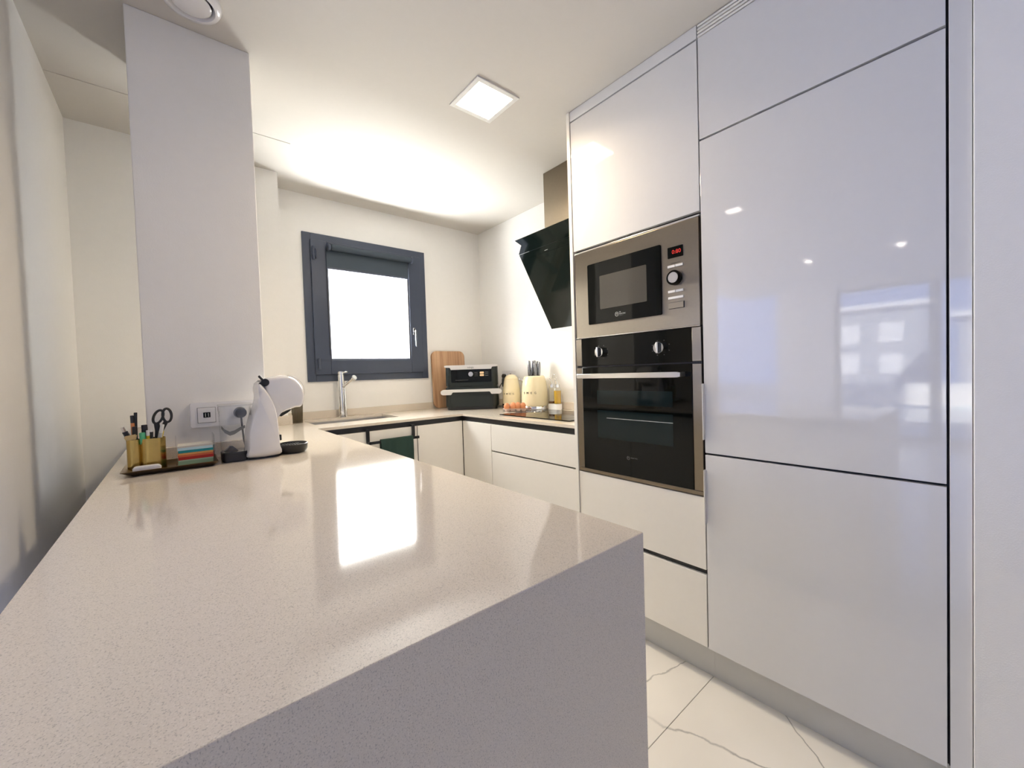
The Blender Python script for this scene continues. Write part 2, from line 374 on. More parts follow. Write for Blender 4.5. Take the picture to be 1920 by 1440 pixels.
B().cyl((.722, YB-.034, 1.945), (.722, YB-.034, 2.03), .008).cyl((.736, YB-.03, 1.955), (.736, YB-.03, 2.015), .005).build('hinge', M['win'], wn)
B().cyl((.728, YB-.034, 1.235), (.728, YB-.034, 1.30), .008).cyl((.728, YB-.034, 1.228), (.728, YB-.034, 1.234), .009).build('hinge', M['win'], wn)
hd = B().box(1.404, 1.420, YB-.034, YB-.026, 1.475, 1.53, .003).box(1.407, 1.416, YB-.060, YB-.032, 1.498, 1.509, .002).box(1.4065, 1.4165, YB-.064, YB-.055, 1.385, 1.511, .003).build('window_handle', M['chrome'], wn)
hd['label'] = 'slim chrome window handle'
# roller blind in the upper part of the sash
rb = thing('roller_blind', (1.10, YB-.045, 1.895), 'dark grey roller blind rolled almost up at the top of the kitchen window', 'blind')
B().cyl((.826, YB-.050, 2.035), (1.388, YB-.050, 2.035), .021).build('roller_tube', M['blind'], rb)
for x in (.812, 1.398): B().cyl((x-.010, YB-.05, 2.035), (x+.010, YB-.05, 2.035), .026, bev=.004).box(x-.006, x+.006, YB-.05, YB-.028, 2.02, 2.055, .002).build('bracket', M['win'], rb)
B().box(.798, 1.378, YB-.034, YB-.032, 1.905, 2.035).build('fabric', M['blind'], rb)
B().box(.798, 1.380, YB-.038, YB-.028, 1.893, 1.906, .003).build('bottom_bar', M['win'], rb)
for x, z1 in ((.801, 2.03), (1.373, 2.03)): B().cyl((x, YB-.031, 1.318), (x, YB-.031, z1), .0032, seg=8).build('guide_wire', M['dark'], rb)

# unseen blocks, added to keep the sun off the terrace and the added window
struct(B().box(-5.25, -.6, -3.72, 3.1, H+.16, 10).build('sun_block_upper', M['outw']))
struct(B().box(8, 9, -12, -.5, -.1, 12).build('sun_block_side', M['outw']))
struct(B().box(1.65, 8, -12, -.1, -.1, -.02).build('terrace_front', M['outg']), 'paved terrace before the added front window')
# outdoors ----------------------------------------------------------
struct(B().box(-2.5, 6, 3.12, 14, -.6, -.5).build('ground', M['outg']), 'sunlit paved ground behind the kitchen')
nb = thing('neighbouring_house', (1.5, 7.6, -.5), 'bright sunlit rendered wall outside the kitchen window', 'house')
B().box(-5, 9, 7.5, 7.8, -.5, 5.2).build('wall', M['outw'], nb)
struct(B().box(-12, -5.2, -9, 9, -.1, -.02).build('terrace', M['outg']), 'paved terrace outside the living room')
pr = struct(B().box(-12.1, -11.9, -9, 9, -.1, .55).build('terrace_wall', M['outw']))
pl_ = thing('swimming_pool', (-9.5, 1.5, 0), 'pale blue pool on the terrace beyond the sliding windows', 'pool')
B().box(-11, -7.4, -.2, 5, -.02, .02).build('water', M['water'], pl_)
ring_ = B()
for a in ((-11.15, -11, -.35, 5.15), (-7.4, -7.25, -.35, 5.15), (-11, -7.4, -.35, -.2), (-11, -7.4, 5, 5.15)): ring_.box(a[0], a[1], a[2], a[3], -.02, .06, .01)
ring_.build('pool_edge', M['outw'], pl_)
for i, (y0, y1, h, x) in enumerate(((2.2, 7.5, 3.6, -22), (-5, 1.0, 2.7, -19))):
    bd = thing('apartment_block', (x-2, (y0+y1)/2, -.1), ('taller grey block beyond the terrace', 'lower grey block beyond the terrace')[i], 'building')
    B().box(x-4, x, y0, y1, -.1, h).build('wall', M['outgrey'], bd)
    B().box(x-4.2, x+.2, y0-.2, y1+.2, h, h+.2).build('roof', M['outw'], bd)
    for k in range(3):
        yy = y0+.6+k*1.5
        for zz in (.6, 2.0):
            if zz+.9 < h: B().box(x-.03, x+.03, yy, yy+.8, zz, zz+.9, .01).build('window', M['outw'], bd)

# ================================================================ LAMPS
def square_lamp(x0, x1, y0, y1, label, lm, name='ceiling_lamp'):
    t = thing(name, ((x0+x1)/2, (y0+y1)/2, H-.02), label, 'lamp'); f = .021
    B().box(x0, x0+f, y0, y1, H-.006, H, .001).box(x1-f, x1, y0, y1, H-.006, H, .001).box(x0+f, x1-f, y0, y0+f, H-.006, H, .001).box(x0+f, x1-f, y1-f, y1, H-.006, H, .001).build('lamp_frame', M['whitem'], t)
    B().box(x0+f, x1-f, y0+f, y1-f, H-.004, H-.001).build('diffuser', lm, t); return t
kl = square_lamp(.985, 1.206, 1.345, 1.565, 'square recessed ceiling lamp glowing warm white over the kitchen', M['lamp'])
ll = bpy.data.lights.new('lamp_light', 'AREA'); ll.shape = 'SQUARE'; ll.size = .17; ll.energy = 9; ll.color = (1, .82, .58); ll.spread = math.radians(150)
lo_ = bpy.data.objects.new('lamp_light', ll); C.objects.link(lo_); lo_.parent = kl; lo_.location = (0, 0, .011)
square_lamp(-.52, -.38, 1.25, 1.39, 'square ceiling lamp mirrored in the upper left of the fridge door', M['lamp2'])
for (x, y), lb in (((-2.86, 1.45), 'small round ceiling spot farther to the left, mirrored in the fridge door'), ((-2.89, .66), 'small round ceiling spot farther to the right, mirrored in the fridge door')):
    t = thing('ceiling_spot', (x, y, H-.01), lb, 'lamp')
    B().lathe([(.035, 0), (.045, 0), (.045, -.008), (.035, -.004)], (x, y, H), 24).build('lamp_frame', M['whitem'], t)
    B().cyl((x, y, H-.004), (x, y, H-.001), .034).build('diffuser', M['spot'], t)
# round ventilation valve
t = thing('ceiling_vent', (.085, 1.625, H-.03), 'round white ventilation valve on the ceiling before the pillar', 'vent')
B().lathe([(.052, 0), (.080, 0), (.080, -.008), (.074, -.018), (.062, -.020), (.055, -.006)], (.085, 1.620, H), 40).build('vent_rim', M['white'], t)
B().lathe([(0, -.022), (.044, -.021), (.052, -.016), (.050, -.010), (.02, -.004), (0, -.002)], (.085, 1.620, H), 40).build('vent_disc', M['white'], t)
B().cyl((.085, 1.62, H-.004), (.085, 1.62, H-.0005), .056).build('vent_throat', M['dark'], t)

# ================================================================ TALL CABINETS
Y0, Y1, Y2 = 1.281, .684, .0815
DT = .019   # door thickness, fronts on XF
g = .002
def front(b, y0, y1, z0, z1, bev=.0012): b.box(XF, XF+DT, y0+g, y1-g, z0+g, z1-g, bev); return b
# oven column
oc = thing('oven_column', (XF+.3, .98, 0), 'tall white gloss cabinet column housing the microwave and the oven', 'cabinet')
B().box(XF+DT+.002, XW, Y1+.001, Y0, .13, 2.36).build('carcass', M['carc'], oc)
B().box(XF-.004, XW, Y0+.001, Y0+.019, 0, H-.002, .001).build('side_panel', M['satin'], oc)
dr = front(B(), Y1, Y0, 1.718, 2.315).build('door', M['gloss'], oc); dr['label'] = 'upper gloss door over the microwave'
B().box(XF, XF+DT, Y1+.002, Y0-.001, 2.319, H-.002, .001).build('filler_strip', M['gloss'], oc)
front(B(), Y1, Y0, .421, .692).build('drawer', M['satin'], oc)
front(B(), Y1, Y0, .133, .405).build('drawer', M['satin'], oc)
B().box(XF+.012, XF+.03, Y1+.002, Y0, .405, .421).build('handle_channel', M['channel'], oc)
B().box(XF+.05, XF+.066, Y1, Y0+.019, 0, .131, .001).build('plinth', M['plinth'], oc)
# fridge column
fc = thing('fridge_column', (XF+.3, .385, 0), 'tall white gloss cabinet column with the built-in fridge doors, at the right', 'cabinet')
B().box(XF+DT+.002, XW, Y2, Y1-.001, .13, 2.36).build('carcass', M['carc'], fc)
front(B(), Y2+.003, Y1, 1.965, 2.318).build('door', M['gloss'], fc)['label'] = 'top gloss door below the vent grille'
front(B(), Y2+.003, Y1, .852, 1.962).build('door', M['gloss'], fc)['label'] = 'tall gloss fridge door with window reflection'
front(B(), Y2+.003, Y1, .131, .849).build('door', M['gloss'], fc)['label'] = 'lower gloss freezer door'
for z0, z1 in ((.902, 1.104), (.596, .793)): B().box(XF-.014, XF+.004, Y1-.0035, Y1-.0005, z0, z1, .0006).build('edge_handle', M['satin'], fc)
gb = B().box(XF+.012, XF+.02, Y2+.003, Y1, 2.318, H-.002); gb.build('grille_back', M['dark'], fc)
for k in range(4): B().box(XF, XF+.014, Y2+.003, Y1-.001, 2.3195+k*.0118, 2.3195+k*.0118+.0075, .0008).build('slat', M['satin'], fc)
B().box(XF+.05, XF+.066, .046, Y1, 0, .131, .001).build('plinth', M['plinth'], fc)
B().box(XF+.015, XF+.03, .0825, .0845, .131, H-.002).build('gap_strip', M['dark'], fc)
B().box(XF-.002, XW, .044, .0815, 0, H-.002, .0012).build('end_panel', M['gloss'], fc)

# ---- microwave
def T(y, z): return (y, z)
mw = thing('microwave_oven', (XF+.2, .98, 1.311), 'built-in stainless steel microwave above the oven with red clock', 'microwave')
B().box(XF-.002, XF+.35, .690, 1.272, 1.3145, 1.702, .002).build('body', M['steel'], mw)
B().box(XF-.001, XF+.02, .688, 1.276, 1.7035, 1.709, .001).build('top_trim', M['steel2'], mw)
B().box(XF-.0045, XF, .690, 1.272, 1.3115, 1.3155, .001).build('bottom_trim', M['chrome'], mw)
B().prism(rrect(.835, 1.195, 1.370, 1.638, .006), XF-.008, XF-.001, 'x', .001).build('door', M['bglass'], mw)
d2 = B().prism(rrect(.897, 1.127, 1.431, 1.576, .004), XF-.0088, XF-.0075, 'x').build('door_window', M['mwglass'], mw)
B().prism(rrect(.748, .808, 1.576, 1.617, .002), XF-.0045, XF-.001, 'x').build('display', M['bglass'], mw)
text('display_digits', '0:80', .021, M['led'], face_mx((XF-.0048, .773, 1.597), (-1, 0, 0)), mw)
def mwb(y0, y1, z0, z1, m='white', n='button'): return B().box(XF-.006, XF-.001, y0, y1, z0, z1, .0008).build(n, M[m], mw)
mwb(.749, .778, 1.541, 1.550); mwb(.780, .809, 1.541, 1.550); mwb(.749, .778, 1.447, 1.456); mwb(.780, .809, 1.447, 1.456); mwb(.749, .809, 1.423, 1.432)
B().box(XF-.0032, XF-.001, .747, .809, 1.386, 1.411, .0006).build('button_outline', M['dark'], mw)
B().box(XF-.006, XF-.002, .7485, .8075, 1.3875, 1.4095, .0008).build('door_button', M['steel'], mw)
kb = B().cyl((XF-.020, .780, 1.500), (XF-.001, .780, 1.500), .0275, seg=36, bev=.002).build('dial', M['bglass'], mw)
B().cyl((XF-.0225, .780, 1.500), (XF-.0195, .780, 1.500), .0195, seg=36, bev=.001).build('dial_cap', M['steel2'], kb)
text('dial_print', 'STOP/CLEAR  START', .004, M['letter'], face_mx((XF-.0025, .779, 1.557), (-1, 0, 0)), mw)
def logo(parent, y, z, s, m, xs=XF-.0085, two=True):
    bm_ = B(); pts = [(xs, y+s*.5*math.cos(a), z+s*.5*math.sin(a)) for a in [2*PI*k/24 for k in range(24)]]
    bm_.tube(pts, s*.055, 6, True); bm_.build('emblem_ring', m, parent)
    text('emblem_letter', 'M', s*.72, m, face_mx((xs, y, z), (-1, 0, 0)), parent)
    if two:
        text('logo_print', 'MI\nELECTRIC', s*.42, m, face_mx((xs, y-s*.75, z+s*.2), (-1, 0, 0)), parent, align='LEFT')
        text('logo_subprint', 'appliances', s*.28, M['logod'], face_mx((xs, y-s*.75, z-s*.38), (-1, 0, 0)), parent, align='LEFT')
    else:
        text('logo_print', 'MILECTRIC', s*.5, m, face_mx((xs, y-s*.8, z+s*.12), (-1, 0, 0)), parent, align='LEFT')
logo(mw, 1.041, 1.399, .017, M['logo'])
# ---- oven
ov = thing('oven', (XF+.2, .98, .694), 'built-in black glass oven with steel side strips and bar handle', 'oven')
B().box(XF+.004, XF+.40, .688, 1.277, .697, 1.309, .001).build('body', M['dark'], ov)
for y0, y1 in ((.688, .7215), (1.244, 1.276)):
    B().box(XF-.003, XF+.012, y0, y1, 1.186, 1.309, .001).build('side_strip', M['steel'], ov)
    B().box(XF-.003, XF+.012, y0, y1, .712, 1.176, .001).build('side_strip', M['steel'], ov)
B().box(XF-.003, XF+.012, .688, 1.276, .6955, .7105, .001).build('bottom_strip', M['steel'], ov)
B().box(XF-.002, XF+.006, .7225, 1.243, 1.184, 1.309, .001).build('control_panel', M['bglass'], ov)
od = B().box(XF-.004, XF+.006, .7225, 1.243, .7115, 1.178, .0015).build('oven_door', M['bglass'], ov)
B().prism(rrect(.800, 1.160, 1.013, 1.074, .002), XF-.0048, XF-.0038, 'x').build('window_pane', M['ovenglass'], od)
B().prism(rrect(.800, 1.160, .862, .985, .002), XF-.0048, XF-.0038, 'x').build('window_pane', M['ovenglass'], od)
B().box(XF-.0055, XF-.0047, .80, 1.11, .9515, .9535).build('rack_rail', M['logo'], od)
hb = B().box(XF-.045, XF-.030, .760, 1.242, 1.128, 1.149, .0015); hb.box(XF-.045, XF-.002, .748, .7625, 1.130, 1.147, .001); hb.box(XF-.034, XF-.002, 1.215, 1.235, 1.130, 1.147, .001)
hb.build('door_handle', M['steel2'], ov)
for y in (1.133, .846):
    k = B().cyl((XF-.022, y, 1.2435), (XF-.001, y, 1.2435), .0215, seg=32, bev=.0015).build('knob', M['chrome'], ov)
    B().box(XF-.033, XF-.020, y-.0045, y+.0045, 1.222, 1.265, .002).build('grip', M['steel2'], k)
    B().box(XF-.034, XF-.021, y-.0075, y-.0046, 1.2235, 1.2635, .001).build('grip_inlay', M['black'], k)
    for q in range(8):
        a = PI*.25*q+.4
        B().cyl((XF-.003, y+.038*math.cos(a), 1.2435+.030*math.sin(a)), (XF-.0018, y+.038*math.cos(a), 1.2435+.030*math.sin(a)), .0016, seg=6).build('dial_mark', M['logod'], ov)
logo(ov, 1.003, .790, .014, M['logod'], XF-.0048, False)

# ================================================================ BASE CABINETS, right run
du = thing('drawer_unit', (XF+.3, 1.63, 0), 'white base unit with wide drawers under the cooktop', 'cabinet')
B().box(XF+DT+.002, XW-.002, Y0+.020, 1.976, .13, .855).build('carcass', M['carc'], du)
for z0, z1 in ((.696, .858), (.412, .692), (.133, .408)): front(B(), Y0+.019, 1.977, z0, z1).build('drawer', M['satin'], du)
B().box(XF+.05, XF+.066, Y0+.020, 1.978, 0, .131, .001).build('plinth', M['plinth'], du)
cc = thing('corner_cabinet', (XF+.3, 2.2, 0), 'white corner base cabinet between drawers and sink cabinets', 'cabinet')
B().box(XF+DT+.002, XW-.002, 1.978, YB-.002, .13, .855).build('carcass', M['carc'], cc)
front(B(), 1.978, 2.2915, .133, .858).build('door', M['satin'], cc)
B().box(XF+.05, XF+.066, 1.978, 2.29, 0, .131, .001).build('plinth', M['plinth'], cc)
# black recessed channel under the worktop (continuous)
ch = B().box(XF+.013, XF+.032, Y0+.020, 2.325, .8575, .889).box(XPE+.02, XF+.032, 2.306, 2.325, .8575, .889)
tag(ch.build('handle_channel', M['channel']), 'black recessed grip channel running right under the kitchen worktop', 'channel')
# sink run, fronts facing -Y at Y=2.293
YS = 2.293
def frontY(b, x0, x1, z0, z1): b.box(x0+g, x1-g, YS, YS+DT, z0+g, z1-g, .0012); return b
sc = thing('sink_cabinet', (.98, 2.6, 0), 'white base cabinet below the sink with the towel hanging before it', 'cabinet')
B().box(.565, 1.129, YS+DT+.002, 2.46, .13, .855).build('carcass', M['carc'], sc)
frontY(B(), .590, 1.128, .133, .858).build('door', M['satin'], sc)
B().box(.57, 1.129, YS+.05, YS+.066, 0, .131, .001).build('plinth', M['plinth'], sc)
dc = thing('base_cabinet', (1.29, 2.6, 0), 'narrower white base cabinet right of the hanging towel, in the corner', 'cabinet')
B().box(1.130, XF+DT, YS+DT+.002, YB-.01, .13, .855).build('carcass', M['carc'], dc)
frontY(B(), 1.130, XF-.001, .133, .858).build('door', M['satin'], dc)
B().box(1.13, XF+DT, YS+.05, YS+.066, 0, .131, .001).build('plinth', M['plinth'], dc)
# peninsula cabinet
pc = thing('peninsula_cabinet', (.2, 1.3, 0), 'white cabinet row carrying the peninsula worktop', 'cabinet')
B().box(-.10, .50, YPE+.022, 1.742, .13, .855).build('carcass', M['carc'], pc)
for k in range(3): B().box(.501, .52, YPE+.024+k*.62+g, YPE+.024+(k+1)*.62-g, .133, .858, .001).build('door', M['satin'], pc)
B().box(-.12, -.101, YPE+.022, 1.742, .0, .885, .001).build('back_panel', M['satin'], pc)
B().box(.45, .466, YPE+.022, 2.22, 0, .131, .001).build('plinth', M['plinth'], pc)

# ================================================================ WORKTOP
TH = .015
wt = thing('worktop', (.8, 1.6, ZC-TH), 'speckled beige quartz worktop running round the kitchen and peninsula', 'worktop')
SX0, SX1, SY0, SY1 = .600, 1.108, 2.500, 2.790
b = B()
b.prism([(YS, ZC-TH), (YS, ZC), (YPE+.0012, ZC), (YPE+.0004, ZC-.0004), (YPE, ZC-.0012), (YPE, 0), (YPE+.018, 0), (YPE+.018, ZC-TH)], -.168, XPE, 'x')
tp = b.build('peninsula_slab', M['quartz'], wt)
b = B(); bx = lambda x0, x1, y0, y1: b.box(x0, x1, y0, y1, ZC-TH, ZC)
bx(-.168, SX0, YS, 2.666); bx(.497, SX0, 2.666, YB); bx(SX0, SX1, YS, SY0); bx(SX0, SX1, SY1, YB); bx(SX1, XW, YS, YB); bx(XF, XW, Y0+.020, YS)
bmesh.ops.remove_doubles(b.bm, verts=b.bm.verts[:], dist=1e-5)
b.build('kitchen_slab', M['quartz'], wt, smooth=False)
u = B().box(.515, XW, YB-.018, YB, ZC, .953, .001); u.build('upstand', M['quartz'], wt)
B().box(XW-.018, XW, Y0+.020, YB-.018, ZC, .953, .001).build('upstand', M['quartz'], wt)
B().box(-.168, .515, 2.648, 2.666, ZC, .957, .001).build('upstand', M['quartz'], wt)
B().box(.4975, .515, 2.666, YB-.018, ZC, .957, .001).build('upstand', M['quartz'], wt)
B().box(-.082, .258, 1.742, 1.7615, ZC, .954, .001).build('upstand', M['quartz'], wt)
B().box(.2565, .274, 1.742, 2.10, ZC, .954, .001).build('upstand', M['quartz'], wt)
# sink
sk = thing('kitchen_sink', (.85, 2.65, .74), 'stainless steel undermount sink before the window', 'sink')
s1 = B(); t_ = .004; zb = .74
s1.box(SX0-.004, SX0+.0, SY0, SY1, zb, ZC-TH).box(SX1, SX1+.004, SY0, SY1, zb, ZC-TH).box(SX0-.004, SX1+.004, SY0-.004, SY0, zb, ZC-TH).box(SX0-.004, SX1+.004, SY1, SY1+.004, zb, ZC-TH).box(SX0-.004, SX1+.004, SY0-.004, SY1+.004, zb-.004, zb)
s1.build('basin', M['steel2'], sk)
B().lathe([(0, .002), (.03, .002), (.042, .004), (.045, .0), (.045, -.004)], (.85, 2.65, zb+.001), 28).build('drain', M['chrome'], sk)
# faucet
fa = thing('kitchen_faucet', (.852, 2.83, ZC), 'slim chrome pull-out kitchen faucet standing behind the sink', 'faucet')
B().cyl((.852, 2.83, ZC), (.852, 2.83, ZC+.008), .030, seg=32, bev=.002).build('base_ring', M['chrome'], fa)
B().cyl((.852, 2.83, ZC+.006), (.852, 2.83, 1.190), .0235, seg=32, bev=.002).build('body', M['chrome'], fa)
B().cyl((.852, 2.83, 1.191), (.852, 2.83, 1.210), .0235, seg=32, bev=.004).cyl((.853, 2.82, 1.203), (.880, 2.785, 1.206), .005).build('lever', M['chrome'], fa)
B().cyl((.858, 2.82, 1.105), (.893, 2.69, 1.166), .0095, seg=20).cyl((.890, 2.70, 1.161), (.8945, 2.684, 1.169), .0165, seg=24, bev=.003).build('spout', M['chrome'], fa)
B().cyl((.866, 2.805, 1.10), (.868, 2.800, ZC+.002), .006, seg=12).build('hose', M['chrome'], fa)
# ribbed glass in the corner
rg = B(); n = 48; pr_ = []
for (r, z) in [(.027, .0), (.029, .06), (.031, .125), (.029, .125), (.027, .06), (.025, .004), (0, .004)]: pr_.append((r, z))
rg.lathe([(0, 0)]+pr_, (0, 0, 0), n)
for v in rg.bm.verts:
    a = math.atan2(v.co.y, v.co.x); r = math.hypot(v.co.x, v.co.y)
    if r > .026: k = 1+.05*math.cos(a*16); v.co.x *= k; v.co.y *= k
o = tag(rg.build('ribbed_glass', mat_glass('smoky_glass', (.62, .60, .55), 1.4, .02)), 'smoky ribbed glass tumbler behind the coffee machine, beside the white wall', 'glass'); o.location = (.552, 2.70, ZC+.0002)

# towel rail + towel
tr = thing('towel_rail', (.95, 2.26, .86), 'black metal towel rail hooked over the sink cabinet door', 'towel rail')
for x in (.820, 1.098): B().box(x-.010, x+.010, 2.281, 2.286, .792, .868, .001).box(x-.010, x+.010, 2.281, 2.310, .866, .870, .001).build('hook', M['black'], tr)
B().box(.818, 1.122, 2.252, 2.258, .786, .802, .0015).box(.815, .827, 2.252, 2.284, .788, .800, .001).box(1.092, 1.104, 2.252, 2.284, .788, .800, .001).build('bar', M['black'], tr)
tw = B(); nxs = 24; path = [(2.268, .55), (2.267, .62), (2.266, .70), (2.265, .79), (2.262, .8055), (2.255, .8085), (2.248, .8055), (2.245, .79), (2.2435, .72), (2.242, .65), (2.241, .58), (2.240, .50)]
vv = []
for i in range(nxs+1):
    x = .880+(1.078-.880)*i/nxs; row = []
    for j, (y, z) in enumerate(path):
        am = .0035*min(1, max(0, (.80-z)*12)); sgn = 1 if j < 6 else -1
        row.append(tw.bm.verts.new((x+.004*math.sin(j*1.1+i*.05)*(j > 7), y+am*math.sin(i*.9+j*.2)-am*(.8 if j > 5 else 0), z)))
    vv.append(row)
for i in range(nxs):
    for j in range(len(path)-1): tw.bm.faces.new((vv[i][j], vv[i+1][j], vv[i+1][j+1], vv[i][j+1]))
o = tag(tw.build('tea_towel', M['green']), 'dark green tea towel folded over the black rail', 'towel')
md = o.modifiers.new('thick', 'SOLIDIFY'); md.thickness = .0025; md.offset = 0
origin_to_base(o)

# ================================================================ RANGE HOOD
hd = thing('range_hood', (1.85, 1.63, 1.45), 'slanted black glass range hood with steel chimney over the cooktop', 'range hood')
HY0, HY1 = 1.322, 1.93
B().box(1.765, XW-.001, 1.475, 1.775, 1.90, H-.001, .001).build('chimney', M['steel'], hd)
P0 = Vector((1.641, 1.976)); P1 = Vector((1.956, 1.450)); d = (P1-P0).normalized(); nn = Vector((-d.y, d.x))*-1   # nn points to the wall side
if nn.x < 0: nn = -nn
def hp(s, t): q = P0+d*s+nn*t; return (q.x, q.y)
L_ = (P1-P0).length
B().prism([hp(.09, 0), hp(L_, 0), hp(L_, .012), hp(.09, .012)], HY0, HY1, 'y', .0015).build('glass_panel', M['hoodglass'], hd)
B().prism([hp(0, 0), hp(.088, 0), hp(.088, .012), hp(0, .012)], HY0, HY1-.0005, 'y', .001).build('upper_visor', M['hoodglass'], hd)
B().prism([hp(.125, -.006), hp(L_-.17, -.006), hp(L_-.17, .002), hp(.125, .002)], HY0+.045, HY1-.045, 'y', .0015).build('suction_panel', M['hoodglass'], hd)
lt = B(); cap = [(0, HY1), (0, HY1-.016), (.040, HY1-.052), (.086, HY1)]  # white patch painted on the visor corner for a bright reflection
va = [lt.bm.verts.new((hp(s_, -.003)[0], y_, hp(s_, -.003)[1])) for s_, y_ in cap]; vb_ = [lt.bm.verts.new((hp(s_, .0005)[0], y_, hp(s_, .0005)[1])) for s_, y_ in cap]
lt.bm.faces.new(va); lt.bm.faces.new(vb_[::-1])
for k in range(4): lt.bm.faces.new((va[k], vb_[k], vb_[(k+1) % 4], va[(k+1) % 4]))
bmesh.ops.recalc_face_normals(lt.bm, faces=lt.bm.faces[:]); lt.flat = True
lt = lt.build('painted_glint', M['white'], hd); lt['label'] = 'white patch painted as a glint on the visor corner'
B().prism([hp(.02, .013), hp(L_-.05, .013), (2.045, 1.56), (2.045, 1.98)], HY0+.05, HY1-.08, 'y', .002).build('body', M['black'], hd)
B().box(1.975, 2.035, 1.45, 1.80, 1.552, 1.556).build('hood_light', M['hoodlamp'], hd)
text('brand_print', '—', .03, M['logo'], Matrix.Translation((hp(.113, -.002)[0], 1.70, hp(.113, -.002)[1])) @ face_mx((0, 0, 0), (-nn.x, 0, -nn.y)).to_3x3().to_4x4(), hd)

# ================================================================ COOKTOP
ct = thing('induction_cooktop', (1.75, 1.71, ZC), 'black glass induction cooktop set on the right worktop', 'cooktop')
B().prism(rrect(1.545, 1.945, 1.415, 2.003, .006), ZC+.0003, ZC+.006, 'z', .0012).build('glass_top', M['bglass'], ct)
for (x, y, r) in ((1.66, 1.56, .075), (1.66, 1.86, .085), (1.84, 1.56, .085), (1.84, 1.86, .07)):
    B().tube([(x+r*math.cos(a), y+r*math.sin(a), ZC+.0061) for a in [2*PI*k/40 for k in range(40)]], .0005, 4, True).build('zone_ring', M['logod'], ct)

# ================================================================ OBJECTS ON THE RIGHT
# cutting board leaning on the back wall
b = B().prism(rrect(-.152, .152, 0, .452, .045), -.009, .009, 'y', .002)
cb = tag(b.build('cutting_board', M['wood']), 'tall rounded wooden cutting board leaning on the wall behind the air fryer', 'cutting board'); cb.location = (1.703, 2.842, ZC+.001); cb.rotation_euler = (math.radians(-3.0), 0, 0)
# air fryer (local: front faces -Y)
af = thing('air_fryer', (1.661, 2.478, ZC), 'dark two-drawer air fryer with silver handle before the cutting board', 'air fryer', rz=-math.radians(39.6))
def afb(b, n, m, p=None): return b.build(n, M[m], p or af, world=False)
W_ = .196
afb(B().prism(rrect(-W_+.008, W_-.008, .012, .235, .045), .0, .022, 'z', .004), 'foot', 'black')
afb(B().prism(rrect(-W_, W_, .006, .25, .05), .016, .165, 'z', .008), 'drawer', 'fryer')
afb(B().prism(rrect(-W_+.004, W_-.004, .012, .25, .045), .163, .316, 'z', .008), 'housing', 'fryer')
h_ = B(); op = [(-W_-.026, .118), (-W_-.026, .138), (-W_-.010, .1475), (W_+.010, .1475), (W_+.026, .138), (W_+.026, .118), (W_+.010, .110), (W_-.05, .110), (W_-.058, .128), (-W_+.058, .128), (-W_+.05, .110), (-W_-.010, .110)]
h_.prism(op, -.022, .004, 'y', .003); h_.box(-W_-.02, -W_+.004, 0, .06, .114, .142, .004).box(W_-.004, W_+.02, 0, .06, .114, .142, .004); afb(h_, 'handle', 'trim')
p_ = B().prism([(-W_+.002, .318), (W_-.002, .318), (W_-.004, .305), (W_-.04, .303), (W_-.046, .288), (-W_+.05, .288), (-W_+.044, .303), (-W_+.004, .305)], -.001, .030, 'y', .002); p_.prism(rrect(-W_+.004, W_-.004, .004, .24, .04), .310, .3195, 'z', .002)
afb(p_, 'lid_trim', 'trim')
text('brand_print', 'NINJA', .017, M['letter'], Matrix.Translation((0, -.0015, .300)) @ Matrix.Rotation(PI/2, 4, 'X'), af, world=False)
afb(B().prism(rrect(-.145, .150, .196, .286, .008), .004, .0115, 'y', .001), 'control_panel', 'bglass')
afb(B().cyl((.0, -.012, .254), (.0, .006, .254), .0165, seg=28, bev=.002), 'dial', 'steel2')
for z in (.2625, .2445): afb(B().prism(rrect(.066, .096, z-.0068, z+.0068, .004), .0015, .0045, 'y'), 'display_button', 'warm')
for k in range(3): afb(B().box(.103, .128, .002, .0045, .240+k*.012, .243+k*.012), 'panel_print', 'logod'); afb(B().box(.026, .050, .002, .0045, .240+k*.012, .2425+k*.012), 'panel_print', 'logod')
afb(B().box(-.115, -.02, .002, .0045, .212, .2135), 'panel_print', 'logod')
# its cable on the worktop
cbl = [(1.86, 2.56, 1.00), (1.885, 2.535, .965), (1.905, 2.53, .935), (1.935, 2.53, .912), (1.965, 2.55, .908), (1.995, 2.60, .93), (2.035, 2.62, 1.05), (2.04, 2.55, 1.12)]
o = tag(B().tube(cr(cbl, 6, False), .003, 8).build('power_cable', M['black']), 'black power cable looping between air fryer and kettle up to the socket', 'cable')
cbl2 = [(1.875, 2.52, .925), (1.905, 2.50, .909), (1.94, 2.50, .908), (1.975, 2.52, .908), (2.02, 2.56, .93), (2.035, 2.58, 1.0)]
o = tag(B().tube(cr(cbl2, 6, False), .003, 8).build('power_cable', M['black']), 'lower black cable lying on the worktop beside the air fryer', 'cable')
# wall socket behind the kettle
so_ = thing('wall_socket', (2.057, 2.52, 1.14), 'white wall socket behind the cream kettle', 'socket')
B().prism(rrect(2.44, 2.60, 1.10, 1.182, .006), XW-.010, XW, 'x', .0015).build('cover_plate', M['white'], so_)
B().cyl((XW-.030, 2.565, 1.14), (XW-.008, 2.565, 1.14), .019, seg=20, bev=.003).build('plug', M['black'], so_)
B().lathe([(0, 0), (.016, 0), (.02, .004)], (0, 0, 0), 24).build('socket_hole', M['logod'], so_, world=True, mtx=Matrix.Translation((XW-.0125, 2.485, 1.14)) @ Matrix.Rotation(-PI/2, 4, 'Y'))

